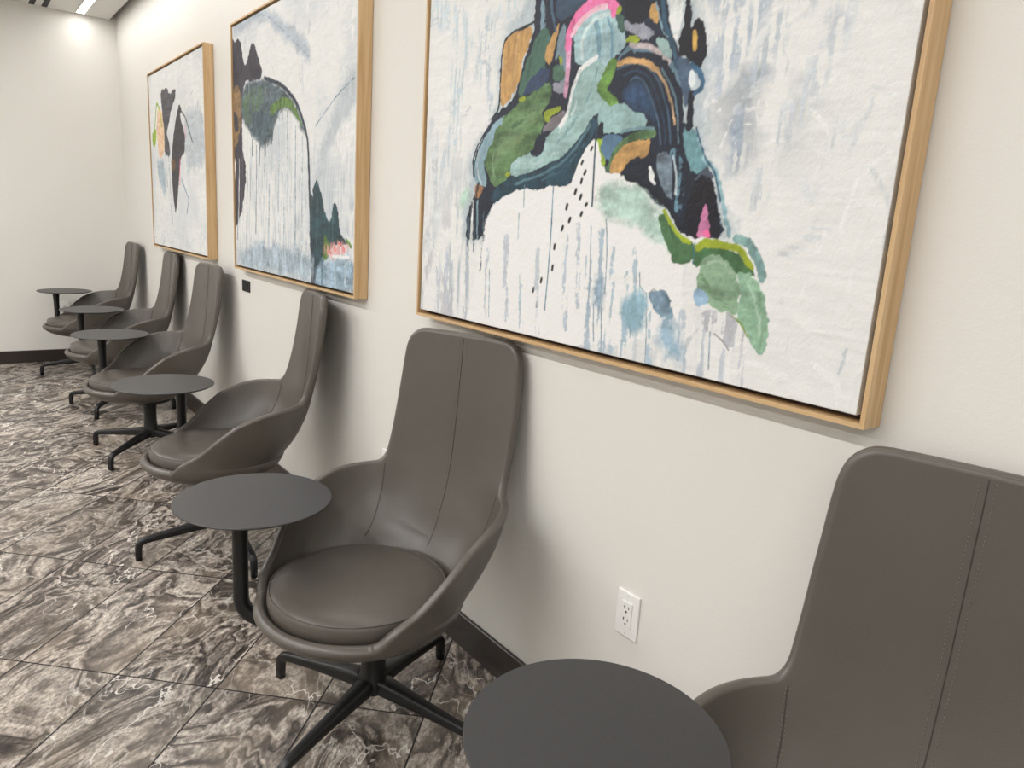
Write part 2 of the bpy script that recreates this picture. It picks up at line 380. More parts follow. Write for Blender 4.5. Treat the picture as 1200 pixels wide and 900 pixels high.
def make_chair_meshes():
    D = {}
    D['shell'] = make_shell('shell', None)
    # seams: groove lines and stitches
    def stitched(key, fn, z0, z1, double=True):
        bm = bmesh.new(); bt = bmesh.new()
        P = seam_path(fn, z0, z1, 60, .0002); add_tube(bm, P, .0010, 5)
        for s in ((-1, 1) if double else (1,)):
            g = lambda z, s=s: fn(z)+s*.0042/float(HALF(z))
            Q = seam_path(g, z0, z1, int((z1-z0)/.0035), .0002)
            for i in range(0, len(Q)-2, 2): add_tube(bt, [Q[i], (Q[i]+Q[i+1])/2+Vector((0, -.0003, 0)), Q[i+1]], .0006, 4)
        D['seam'+key] = bm; D['stitching'+key] = bt
    stitched('_c', lambda z: 0.0, .43, 1.012)
    for sg, key in ((-1, '_l'), (1, '_r')):
        stitched(key, lambda z, sg=sg: sg*phix(.200-.14*max(0, .61-z), z), .43, .620)
    # seat cushion
    bm = bmesh.new(); r = .222; cy = -.058; z0, z1 = .368, .430
    prof = [(0, z0-.006), (.1, z0-.006), (r-.03, z0-.004), (r-.010, z0+.002), (r-.002, z0+.012), (r+.001, z0+.028), (r, z1-.016), (r-.004, z1-.007)]
    prof += [(r-.009, z1-.004), (r-.020, z1+.003), (r-.05, z1+.009), (.12, z1+.010), (.06, z1+.008), (0, z1+.007)]
    add_lathe(bm, prof, 96, 0, cy); D['cushion'] = bm
    bm = bmesh.new(); n = 96
    add_ring = [(Vector(((r-.004)*math.cos(2*PI*i/n), cy+(r-.004)*math.sin(2*PI*i/n), z1-.006))) for i in range(n+1)]
    add_tube(bm, add_ring, .0020, 6); D['piping'] = bm
    # pedestal
    bm = bmesh.new()
    add_lathe(bm, [(0, .085), (.030, .085), (.040, .092), (.043, .105), (.040, .122), (.034, .145), (.031, .18), (.032, .24), (.036, .275), (.06, .284), (.105, .288), (.11, .294), (.10, .304), (0, .306)], 40)
    D['pedestal'] = bm
    # leg along +X
    bm = bmesh.new()
    path = [(.0, 0, .112), (.05, 0, .110), (.10, 0, .104), (.16, 0, .096), (.22, 0, .0885), (.28, 0, .081), (.310, 0, .0765), (.324, 0, .071), (.331, 0, .061), (.333, 0, .048), (.334, 0, .028), (.334, 0, .003)]
    sec = [(.026, .024), (.025, .0235), (.021, .021), (.017, .018), (.0150, .0155), (.0135, .0135), (.013, .0130), (.013, .0130), (.013, .0128), (.0128, .0125), (.0125, .012), (.012, .0115)]
    add_loft(bm, path, sec, 20, 3.2); D['leg'] = bm
    bm = bmesh.new(); add_lathe(bm, [(0, 0), (.010, 0), (.0108, .002), (.010, .004), (0, .004)], 20, .334, 0); D['glide'] = bm
    # round top
    bm = bmesh.new(); R = .190
    add_lathe(bm, [(0, .6115), (R-.012, .6115), (R-.004, .6140), (R, .6165), (R, .6180), (R-.0015, .6200), (0, .6200)], 128); 
    for f in bm.faces:
        if f.normal.z < .9 and max(v.co.z for v in f.verts) < .6195: f.material_index = 1
    D['top'] = bm
    return D
MESH = {}
for k, bm in make_chair_meshes().items():
    me = bpy.data.meshes.new(k); bmesh.ops.recalc_face_normals(bm, faces=bm.faces)
    if k == 'top':
        for f in bm.faces: f.material_index = 0 if f.normal.z > .5 else 1
    bm.to_mesh(me); bm.free()
    kk = k.split('_')[0]
    mt = {'shell': ['leather'], 'seam': ['seam'], 'stitching': ['thread'], 'cushion': ['leather'], 'piping': ['leather'], 'pedestal': ['black'], 'leg': ['black'], 'glide': ['glide'], 'top': ['top', 'topedge']}[kk]
    for q in mt: me.materials.append(M[q])
    me.polygons.foreach_set('use_smooth', [k != 'top']*len(me.polygons)); MESH[k] = me
def part(name, key, parent, rz=0, loc=(0, 0, 0)):
    o = bpy.data.objects.new(name, MESH[key]); o.rotation_euler = (0, 0, rz); o.location = loc; return link(o, parent)
# hub x, y, facing (deg), leg angle (deg, world), post (world xy), disc centre (world xy), label
CHAIRS = [
 (-.308, -.386, 10, 25, (-.590, -.500), (-.632, -.537), 'grey-brown leather high-back chair cut off at the bottom right corner, nearest the camera'),
 (-1.574, -.404, 19, 25, (-1.760, -.690), (-1.745, -.658), 'grey-brown leather high-back swivel chair shown whole, below the largest painting'),
 (-2.850, -.402, -11, -2, (-3.174, -.495), (-3.130, -.568), 'grey-brown leather high-back chair below the right end of the middle painting, third from the camera'),
 (-4.220, -.415, 3, 45, (-4.530, -.584), (-4.462, -.549), 'grey-brown leather high-back chair beside the small black wall plate, fourth from the camera'),
 (-5.290, -.375, -2, 55, (-5.585, -.552), (-5.543, -.488), 'grey-brown leather high-back chair below the far painting, fifth from the camera, between two like it'),
 (-6.475, -.390, 1, -5, (-6.770, -.570), (-6.732, -.514), 'grey-brown leather high-back chair at the end of the row, furthest away beside the far wall'),
]
for (hx, hy, th, leg, post, disc, lab) in CHAIRS:
    th = math.radians(th); t = thing('swivel_chair', (hx, hy, 0), th, lab, 'chair', 'row of lounge chairs along the painting wall')
    part('shell', 'shell', t)
    for key in ('_c', '_l', '_r'): part('stitching', 'stitching'+key, part('seam', 'seam'+key, t))
    cu = part('seat_cushion', 'cushion', t); part('piping', 'piping', cu)
    part('pedestal', 'pedestal', t)
    for k in range(4):
        l = part('leg', 'leg', t, math.radians(leg)-th+k*PI/2); part('glide', 'glide', l)
    def loc(p):
        dx, dy = p[0]-hx, p[1]-hy; return (dx*math.cos(th)+dy*math.sin(th), -dx*math.sin(th)+dy*math.cos(th))
    px, py = loc(post); dx, dy = loc(disc); R = math.hypot(px, py); ux, uy = px/R, py/R
    path = [(ux*.03, uy*.03, .285), (ux*.12, uy*.12, .287), (ux*(R-.10), uy*(R-.10), .289)]; sec = [(.020, .012), (.020, .012), (.019, .014)]
    for k in range(0, 9):
        a = k/8*PI/2; path.append((ux*(R-.06+.06*math.sin(a)), uy*(R-.06+.06*math.sin(a)), .351-.06*math.cos(a))); sec.append((.0205, .019))
    for z, w in ((.42, .0190), (.48, .0185), (.53, .0190), (.565, .0205), (.59, .023), (.604, .027), (.611, .030)): path.append((px, py, z)); sec.append((w, w))
    bm = bmesh.new(); add_loft(bm, path, sec, 24, 2.4)
    arm = bm_obj('tablet_arm', bm, M['black'], t, True)
    tp = part('tabletop', 'top', t, 0, (dx, dy, 0)); tp['label'] = 'round charcoal tabletop'

# ------------------------------------------------------------------ wall plates
def outlet(name, loc, rz, lab):
    t = thing(name, loc, rz, lab, 'power outlet', 'white wall outlets')   # front faces -Y
    box('cover_plate', (-.035, -.006, -.057), (.035, 0, .057), M['white'], t, .0022, 2)
    rc = box('receptacle', (-.0165, -.0085, -.0335), (.0165, -.0055, .0335), M['white'], t, .0008, 1)
    bm = bmesh.new()
    for zc in (.017, -.014):
        for dx, h in ((-.0064, .0045), (.0064, .0036)): add_box(bm, (dx-.0011, -.0088, zc+.003-h), (dx+.0011, -.0083, zc+.003+h))
        add_box(bm, (-.0095, -.0088, zc+.0022), (-.0055, -.0083, zc+.0040))
        vs = [bm.verts.new((.0028*math.cos(a*PI/8), -.0088, zc-.0085+.0028*math.sin(a*PI/8))) for a in range(16)]; bm.faces.new(vs)
    bm_obj('socket_holes', bm, M['slot'], rc)
    for z in (.0485, -.0485):
        bm = bmesh.new(); vs = [bm.verts.new((.0026*math.cos(a*PI/8), -.0068, z+.0026*math.sin(a*PI/8))) for a in range(16)]; f = bm.faces.new(vs)
        ex = bmesh.ops.extrude_face_region(bm, geom=[f]); bmesh.ops.translate(bm, verts=[v for v in ex['geom'] if isinstance(v, bmesh.types.BMVert)], vec=(0, .001, 0))
        bm_obj('screw', bm, M['screw'], t)
outlet('wall_outlet', (-1.061, 0, .441), 0, 'white double power outlet low on the wall, fully in view below the largest painting')
outlet('wall_outlet', (-2.278, 0, .444), 0, 'white power outlet mostly hidden behind the back of the second chair')
outlet('wall_outlet', (-3.465, 0, .470), 0, 'white power outlet hidden behind the back of the third chair')
outlet('wall_outlet', (XF, -.487, .443), math.radians(90), 'white power outlet low on the far wall behind the last chair')
t = thing('wall_plate', (-3.860, 0, .942), 0, 'small black plate on the wall just under the left end of the middle painting', 'wall plate')
box('cover', (-.058, -.006, -.029), (.058, 0, .029), M['black'], t, .0015, 2)
box('insert', (-.040, -.0075, -.020), (.040, -.005, .020), M['dark'], t, .0006, 1)

# paint strokes and patches: millimetres from the lower left corner of each frame
ART1=[
('p',(184,196,202),[(520,875),(371,750),(365,569),(260,493),(255,394),(227,247),(334,252),(386,352),(774,504),(901,390),(1043,297),(1157,292),(1135,359),(1071,458),(1063,516),(1056,630),(1021,720),(990,763)],14,0.05),
('s',(176,188,200),[(1053,750),(1115,685),(1077,627)],54.7,12,0.27),
('s',(166,180,194),[(1163,694),(1116,640),(1086,566)],36.5,12,0.27),
('s',(184,194,204),[(1248,703),(1192,646),(1155,572)],40.8,12,0.27),
('s',(158,172,188),[(1140,519),(1136,473),(1138,417)],27.6,12,0.27),
('s',(138,152,170),[(1114,498),(1157,481),(1141,436)],15.6,12,0.27),
('s',(192,200,208),[(1316,650),(1291,582),(1254,510)],45.9,12,0.27),
('s',(186,196,204),[(1229,477),(1206,415),(1193,360)],30.0,12,0.27),
('s',(200,206,212),[(1355,470),(1317,421),(1296,370)],28.9,12,0.27),
('s',(198,204,210),[(1334,318),(1297,299),(1266,270)],20.0,12,0.27),
('s',(190,204,212),[(48,883),(220,799),(177,682)],78.4,12,0.27),
('s',(196,208,214),[(428,852),(333,781),(293,695)],58.4,12,0.27),
('s',(184,200,210),[(179,661),(174,555),(138,469)],51.2,12,0.27),
('s',(176,190,202),[(317,822),(304,707),(339,597)],29.2,12,0.27),
('s',(206,212,216),[(43,548),(115,395),(65,254)],77.4,12,0.27),
('p',(26,34,50),[(507,941),(511,771),(495,719),(460,650),(448,607),(377,574),(321,525),(281,478),(273,422),(301,401),(262,322),(255,248),(336,252),(342,302),(375,348),(509,392),(553,382),(613,392),(690,391),(691,421),(710,456),(758,494),(802,413),(851,418),(901,390),(949,363),(996,337),(1037,286),(1139,291),(1109,369),(1076,428),(1034,499),(1005,515),(988,635),(970,657),(940,700),(915,845)],5,0.1),
('p',(48,68,88),[(650,886),(726,889),(739,781),(689,780),(638,761),(601,756),(583,788),(602,830)],5,0.1),
('p',(120,145,160),[(530,821),(546,818),(547,765),(566,727),(534,744)],5,0.1),
('p',(188,148,92),[(388,754),(432,766),(505,772),(495,719),(472,692),(465,656),(442,614),(390,583),(380,640),(387,703)],5,0.1),
('s',(20,26,36),[(505,774),(437,768),(394,756),(385,729),(381,678),(383,584),(354,563)],6.8,3,0.15),
('p',(66,100,86),[(515,735),(552,758),(590,723),(557,675),(587,642),(517,613),(459,611),(470,661),(498,695)],5,0.1),
('p',(46,62,92),[(503,645),(552,667),(585,657),(576,631),(517,613),(477,609)],5,0.1),
('p',(118,138,150),[(608,732),(629,752),(651,686),(644,624),(613,630),(618,690),(596,670)],5,0.1),
('p',(188,148,92),[(603,757),(608,738),(591,706),(584,669),(559,680),(558,705),(584,736)],5,0.1),
('p',(72,104,88),[(594,665),(630,668),(636,630),(598,632)],5,0.1),
('p',(148,164,50),[(611,686),(626,682),(625,665),(615,668)],5,0.1),
('p',(150,152,166),[(596,633),(644,625),(649,600),(604,604)],5,0.1),
('p',(158,188,194),[(662,667),(661,735),(699,765),(766,769),(801,739),(831,687),(818,668),(792,659),(768,621),(739,652),(687,653)],5,0.14),
('s',(120,155,170),[(747,665),(745,711),(728,741)],12.9,3,0.15),
('s',(196,214,216),[(693,669),(687,720),(719,745),(768,750)],10.9,3,0.15),
('s',(110,148,165),[(788,659),(785,710),(769,739)],8.0,3,0.15),
('s',(208,156,184),[(645,599),(646,658),(641,704)],15.6,3,0.15),
('s',(236,118,168),[(642,699),(645,735),(671,764),(710,780),(760,782),(790,755),(786,748)],22.1,3,0.15),
('s',(240,190,205),[(655,725),(679,752),(716,765),(758,766)],11.7,3,0.15),
('p',(148,178,176),[(742,664),(687,646),(667,592),(654,541),(585,506),(575,467),(534,461),(519,478),(445,467),(449,411),(558,434),(654,457),(721,513),(756,545),(800,558),(764,589),(778,639)],5,0.12),
('p',(122,116,122),[(610,550),(651,568),(650,538),(613,520),(574,516),(568,526)],5,0.1),
('p',(24,30,46),[(590,615),(613,606),(645,580),(616,578),(591,593)],5,0.1),
('s',(226,232,232),[(741,665),(691,650),(669,609),(658,552),(632,526)],11.4,3,0.15),
('p',(138,168,180),[(378,558),(312,508),(279,457),(286,401),(352,390),(325,449),(377,515),(457,571)],5,0.1),
('p',(86,116,76),[(587,641),(597,593),(564,560),(573,529),(542,478),(449,452),(445,413),(397,389),(370,400),(328,449),(359,516),(418,571),(487,599)],6,0.2),
('p',(108,138,98),[(521,582),(553,567),(475,503),(412,460),(368,420),(373,488),(448,556)],12,0.12),
('p',(148,164,50),[(570,562),(629,576),(636,565),(597,551),(593,535),(575,537)],5,0.1),
('p',(148,164,50),[(465,607),(493,608),(494,598),(471,597)],5,0.1),
('p',(148,164,50),[(427,423),(445,429),(449,414),(431,413)],5,0.1),
('p',(24,30,46),[(557,517),(586,506),(576,472),(533,467),(544,498)],5,0.1),
('p',(34,62,76),[(764,533),(735,472),(697,427),(692,393),(613,390),(553,382),(509,391),(375,346),(367,378),(440,411),(558,430),(654,457),(705,502),(743,537)],5,0.2),
('s',(78,112,124),[(737,524),(682,463),(619,429),(475,399)],7.2,3,0.15),
('s',(30,44,62),[(377,574),(309,518),(272,472),(279,422)],6.7,3,0.15),
('s',(178,190,194),[(299,491),(294,436),(320,400)],5.6,3,0.15),
('p',(146,108,78),[(292,401),(331,393),(311,360),(285,364)],5,0.1),
('s',(222,226,226),[(283,351),(281,249)],10.2,4,0.15),
('s',(120,150,160),[(306,351),(310,251)],6.8,4,0.15),
('s',(96,126,148),[(542,807),(555,752),(568,727)],5.8,3,0.3),
('s',(70,96,120),[(568,814),(579,766),(595,740)],8.3,3,0.3),
('s',(190,204,208),[(550,794),(552,758)],3.9,3,0.3),
('s',(52,84,74),[(535,732),(509,687),(493,646)],11.7,5,0.3),
('s',(112,134,92),[(564,566),(506,520),(421,486)],15.4,6,0.3),
('s',(66,94,62),[(587,624),(552,579),(449,543)],13.6,6,0.3),
('s',(126,156,120),[(395,514),(364,461),(380,413)],11.0,5,0.3),
('s',(200,216,216),[(708,622),(688,567),(629,513)],7.3,5,0.3),
('s',(116,150,156),[(744,640),(730,586),(674,528),(613,478)],9.8,5,0.3),
('s',(182,204,204),[(470,451),(566,449),(634,471)],7.7,4,0.3),
('s',(158,122,74),[(412,744),(412,681),(407,617)],9.6,4,0.3),
('s',(206,170,120),[(449,757),(444,696),(433,640)],7.8,4,0.3),
('s',(60,92,110),[(571,404),(658,428),(725,484)],6.8,3,0.3),
('p',(96,124,140),[(797,647),(819,666),(863,675),(924,656),(974,617),(997,575),(990,576),(941,631),(865,662),(827,659)],5,0.1),
('s',(188,176,178),[(842,674),(890,667),(932,645),(952,627)],10.5,3,0.15),
('p',(22,30,46),[(783,598),(801,628),(829,648),(881,656),(940,639),(981,592),(1006,520),(1015,454),(942,461),(930,516),(907,543),(833,552)],5,0.1),
('p',(40,64,94),[(831,571),(858,603),(900,592),(932,547),(940,510),(912,533),(849,554)],10,0.25),
('s',(58,84,108),[(807,632),(860,641),(907,622),(941,581),(965,534),(978,472)],4.0,2,0.15),
('s',(34,54,78),[(829,618),(862,627),(901,610),(930,569),(953,527),(966,472)],4.0,2,0.15),
('s',(66,92,114),[(851,604),(864,613),(895,597),(918,557),(941,519),(953,473)],4.0,2,0.15),
('s',(196,156,104),[(807,642),(852,645),(894,635),(923,617)],10.9,3,0.15),
('s',(178,150,118),[(923,617),(952,585),(974,545),(985,507)],5.6,4,0.15),
('s',(92,118,132),[(936,617),(973,573),(993,516),(998,471)],4.2,3,0.15),
('p',(96,134,62),[(786,660),(805,650),(795,613),(778,592),(820,567),(823,546),(802,548),(770,576),(743,601),(761,622)],4,0.25),
('p',(140,170,170),[(767,558),(826,562),(898,534),(912,518),(909,503),(839,505),(774,501),(759,533)],5,0.12),
('p',(86,118,146),[(780,500),(825,501),(848,489),(815,441),(794,447),(777,470)],5,0.1),
('s',(78,108,70),[(814,424),(823,457),(858,486),(928,494)],20.8,3,0.25),
('s',(110,142,150),[(839,505),(885,508),(930,502)],6.4,3,0.15),
('p',(188,148,92),[(813,417),(815,445),(844,472),(881,482),(925,480),(916,447),(893,451),(860,438),(845,413)],4,0.14),
('p',(142,170,52),[(737,469),(763,494),(784,491),(778,470),(800,441),(786,425),(748,436)],4,0.2),
('p',(70,100,78),[(767,425),(808,436),(819,416),(787,404),(765,409)],5,0.1),
('p',(18,26,40),[(767,526),(784,522),(784,493),(765,496)],5,0.1),
('p',(18,26,40),[(848,415),(876,441),(918,445),(945,421),(969,376),(901,392)],5,0.1),
('p',(222,226,226),[(924,432),(942,416),(953,389),(931,400)],5,0.1),
('p',(112,128,142),[(941,453),(965,460),(988,441),(991,394),(1003,358),(967,389),(949,421)],5,0.25),
('s',(106,144,164),[(987,454),(1010,430),(1017,389),(1015,348)],18.2,3,0.3),
('s',(196,212,218),[(989,446),(1003,415),(1006,374)],4.9,3,0.15),
('p',(104,146,154),[(1006,500),(1037,499),(1061,453),(1079,426),(1044,406),(1020,455)],5,0.16),
('p',(12,18,32),[(1036,286),(1036,343),(1044,389),(1065,414),(1099,398),(1115,340),(1128,291)],5,0.1),
('p',(74,82,98),[(1045,394),(1061,419),(1087,418),(1095,403),(1066,409)],5,0.1),
('p',(198,124,166),[(1087,360),(1101,303),(1090,289),(1070,288),(1075,329)],5,0.1),
('p',(250,110,160),[(1085,305),(1099,305),(1103,291),(1085,291)],2,0.04),
('p',(16,20,32),[(797,832),(875,815),(888,724),(859,708),(820,731)],5,0.1),
('p',(70,100,92),[(793,746),(813,739),(825,709),(814,700),(797,724)],5,0.1),
('p',(148,164,50),[(792,760),(807,758),(807,743),(794,744)],5,0.1),
('p',(152,154,168),[(818,728),(851,714),(879,711),(904,685),(889,674),(854,692),(821,710)],6,0.15),
('p',(148,164,50),[(827,689),(861,689),(877,680),(856,675),(829,680)],5,0.1),
('p',(202,162,100),[(885,744),(901,746),(912,720),(909,699),(886,723)],5,0.1),
('p',(150,178,176),[(904,674),(933,678),(963,631),(932,645)],5,0.1),
('s',(56,88,112),[(914,778),(927,707),(958,658),(977,617)],11.3,3,0.25),
('s',(120,150,165),[(901,746),(926,688),(942,676)],3.5,3,0.15),
('p',(226,230,230),[(934,755),(982,745),(976,709),(970,657),(944,700)],5,0.1),
('p',(14,18,30),[(987,763),(1002,704),(1004,680),(1020,702),(1037,675),(1045,641),(1033,604),(1013,621),(987,634),(973,651),(983,708)],5,0.1),
('p',(204,164,84),[(1005,679),(1015,675),(1021,637),(1010,639)],2,0.1),
('p',(72,92,116),[(973,636),(1013,621),(1014,588),(1021,563),(1010,530),(987,586)],5,0.15),
('s',(16,24,38),[(1021,563),(1024,502)],15.4,3,0.15),
('s',(56,92,122),[(1013,618),(1037,597),(1045,570),(1028,563)],10.6,3,0.15),
('p',(216,224,228),[(1009,607),(1020,606),(1029,582),(1020,573),(1008,584)],2,0.05),
('s',(150,186,196),[(1064,443),(1100,413),(1123,369),(1143,301)],9.6,4,0.15),
('s',(58,96,118),[(1040,498),(1067,443),(1097,413),(1118,359)],4.9,2,0.15),
('p',(230,230,228),[(762,502),(797,419),(851,415),(901,390),(950,360),(1013,311),(1038,284),(1060,75),(267,-55),(336,248),(349,299),(377,345),(509,388),(553,379),(614,388),(694,390),(698,421),(719,456)],5,0.02),
('p',(176,202,192),[(774,367),(829,399),(900,394),(954,358),(1007,306),(1038,234),(991,268),(913,302),(795,333)],12,0.12),
('s',(18,26,38),[(851,415),(915,395),(971,366),(1003,337),(1047,292)],9.6,5,0.15),
('p',(176,202,190),[(217,372),(255,401),(267,351),(220,328)],9,0.1),
('s',(24,30,42),[(307,400),(275,322),(258,244)],11.3,5,0.3),
('s',(24,30,42),[(374,352),(346,309),(344,249)],10.2,5,0.3),
('s',(90,110,122),[(291,322),(292,250)],5.6,5,0.3),
('s',(20,22,30),[(750,474),(747,469)],7.2,0.3,0),
('s',(20,22,30),[(722,445),(719,440)],7.3,0.3,0),
('s',(20,22,30),[(734,423),(731,417)],8.1,0.3,0),
('s',(20,22,30),[(724,405),(722,398)],8.1,0.3,0),
('s',(20,22,30),[(707,382),(704,374)],8.1,0.3,0),
('s',(20,22,30),[(726,370),(723,362)],8.1,0.3,0),
('s',(20,22,30),[(680,348),(678,339)],8.8,0.3,0),
('s',(20,22,30),[(747,351),(744,348)],8.1,0.3,0),
('s',(20,22,30),[(733,331),(730,325)],8.1,0.3,0),
('s',(20,22,30),[(694,317),(691,310)],8.8,0.3,0),
('s',(20,22,30),[(670,297),(667,289)],8.8,0.3,0),
('s',(20,22,30),[(645,253),(644,244)],7.7,0.3,0),
('s',(20,22,30),[(643,202),(642,193)],7.9,0.3,0),
('s',(20,22,30),[(604,168),(602,159)],7.9,0.3,0),
('s',(20,22,30),[(576,142),(574,133)],7.8,0.3,0),
('s',(20,22,30),[(593,106),(592,97)],7.9,0.3,0),
('s',(84,124,148),[(625,391),(628,263)],3.9,0.6,0.15),
('s',(84,124,148),[(627,327),(628,215),(625,93)],4.0,0.6,0.15),
('s',(36,70,90),[(759,522),(761,437),(765,347)],5.4,0.6,0.15),
('s',(120,150,160),[(511,392),(514,340)],2.9,0.6,0.15),
('s',(84,124,148),[(814,318),(827,243),(830,156)],2.6,0.8,0.15),
('s',(84,124,148),[(767,302),(777,190),(781,82)],2.6,0.8,0.15),
('s',(84,124,148),[(929,210),(947,98)],2.4,0.8,0.15),
('s',(84,124,148),[(954,169),(965,87),(970,16)],2.4,0.8,0.15),
('s',(84,124,148),[(1027,148),(1036,72)],2.1,0.8,0.15),
('s',(150,178,190),[(379,172),(388,44)],3.6,0.8,0.15),
('s',(84,124,148),[(797,127),(807,42)],2.7,0.8,0.15),
('s',(84,124,148),[(823,123),(834,24)],2.7,0.8,0.15),
('s',(84,124,148),[(917,114),(919,67)],2.4,0.8,0.15),
('s',(150,178,190),[(496,324),(498,261)],3.4,0.8,0.15),
('s',(84,124,148),[(1128,112),(1135,38)],2.1,0.8,0.15),
('s',(84,124,148),[(1053,101),(1055,43)],2.1,0.8,0.15),
('s',(176,184,198),[(160,209),(160,126),(166,43)],23.2,5,0.27),
('s',(168,176,190),[(262,189),(262,109),(269,29)],20.2,5,0.27),
('s',(184,190,200),[(112,150),(110,74),(116,-1)],17.3,5,0.27),
('s',(176,188,200),[(367,221),(369,133),(378,43)],17.9,5,0.27),
('s',(178,186,198),[(449,259),(453,157),(464,54)],23.0,5,0.27),
('s',(160,182,196),[(525,168),(528,87),(537,7)],18.1,5,0.27),
('s',(182,190,200),[(582,235),(588,134),(599,32)],19.2,5,0.27),
('s',(170,184,198),[(682,285),(691,175),(704,63)],20.4,5,0.27),
('s',(176,186,200),[(725,301),(731,208),(743,114)],14.0,5,0.27),
('s',(160,178,194),[(766,225),(774,121),(787,16)],20.0,5,0.27),
('s',(150,172,190),[(804,290),(817,158),(833,24)],22.0,5,0.27),
('s',(158,180,196),[(844,251),(854,141),(868,30)],16.2,5,0.27),
('s',(150,176,192),[(889,200),(896,112),(908,23)],19.9,5,0.27),
('s',(160,182,196),[(909,255),(920,149),(934,41)],14.4,5,0.27),
('s',(158,180,198),[(972,122),(975,72),(982,23)],18.1,5,0.27),
('s',(164,182,198),[(1022,135),(1026,83),(1033,32)],17.7,5,0.27),
('s',(176,188,202),[(1054,139),(1059,82),(1067,25)],21.0,5,0.27),
('s',(178,188,200),[(1106,108),(1109,65),(1115,22)],17.5,5,0.27),
('s',(184,192,202),[(1162,80),(1165,44),(1170,8)],13.2,5,0.27),
('s',(196,198,208),[(1203,93),(1206,55),(1212,17)],14.6,5,0.27),
('s',(70,88,102),[(335,321),(337,254),(334,168)],8.7,4,0.3),
('s',(70,88,102),[(265,302),(269,198)],13.0,4,0.3),
('s',(70,88,102),[(290,320),(299,217)],5.8,4,0.3),
('p',(150,184,200),[(874,130),(937,187),(961,140),(951,78),(905,75)],10,0.1),
('p',(150,172,190),[(791,191),(826,194),(830,124),(798,120)],10,0.15),
('p',(126,152,170),[(955,169),(982,179),(1012,181),(1036,121),(989,127)],6,0.2),
('s',(34,44,56),[(932,184),(956,165),(973,181),(982,176)],1.4,0.8,0.15),
('p',(150,178,196),[(998,125),(1027,129),(1068,39),(1007,54)],14,0.1),
('s',(132,168,166),[(1160,290),(1191,286),(1218,257),(1232,224)],18.4,5,0.15),
('p',(72,108,72),[(961,334),(995,329),(1027,287),(1067,280),(1067,246),(1018,231),(997,267),(973,303)],4,0.12),
('p',(70,110,70),[(1062,276),(1133,280),(1193,255),(1218,223),(1204,228),(1170,225),(1108,249),(1069,231)],4,0.12),
('p',(132,162,134),[(1081,253),(1121,263),(1160,241),(1173,225),(1188,197),(1191,151),(1151,158),(1109,165),(1080,192)],6,0.12),
('p',(142,178,152),[(1169,230),(1203,233),(1239,200),(1255,148),(1255,105),(1247,85),(1229,98),(1208,130),(1186,150),(1189,197)],6,0.14),
('p',(150,180,204),[(1075,188),(1106,189),(1117,165),(1091,156),(1077,167)],6,0.1),
('s',(152,168,44),[(979,338),(1011,305),(1034,284),(1054,280)],8.8,3,0.1),
('p',(152,168,44),[(1065,277),(1091,288),(1132,290),(1175,278),(1207,251),(1211,237),(1195,241),(1178,262),(1137,276),(1097,272),(1070,262)],4,0.08),
('s',(98,134,96),[(1090,218),(1118,184),(1164,165)],9.6,5,0.3),
('s',(160,184,160),[(1102,243),(1137,251),(1166,224)],7.0,4,0.3),
('s',(168,196,176),[(1199,216),(1229,173),(1237,117)],6.0,5,0.3),
('s',(116,150,122),[(1228,196),(1245,152),(1243,100)],6.4,4,0.3),
('s',(52,86,56),[(998,310),(1019,274),(1023,243)],6.4,4,0.3),
('s',(130,150,50),[(1162,154),(1196,140),(1214,116)],3.5,1,0.15),
('s',(70,120,130),[(1067,280),(1068,240)],2.4,0.6,0.15),
('p',(166,168,176),[(1103,153),(1159,162),(1199,134),(1220,108),(1175,85),(1152,104),(1108,113)],3,0.35),
('s',(60,60,70),[(1140,110),(1159,101),(1176,84)],2.2,1,0.15)]
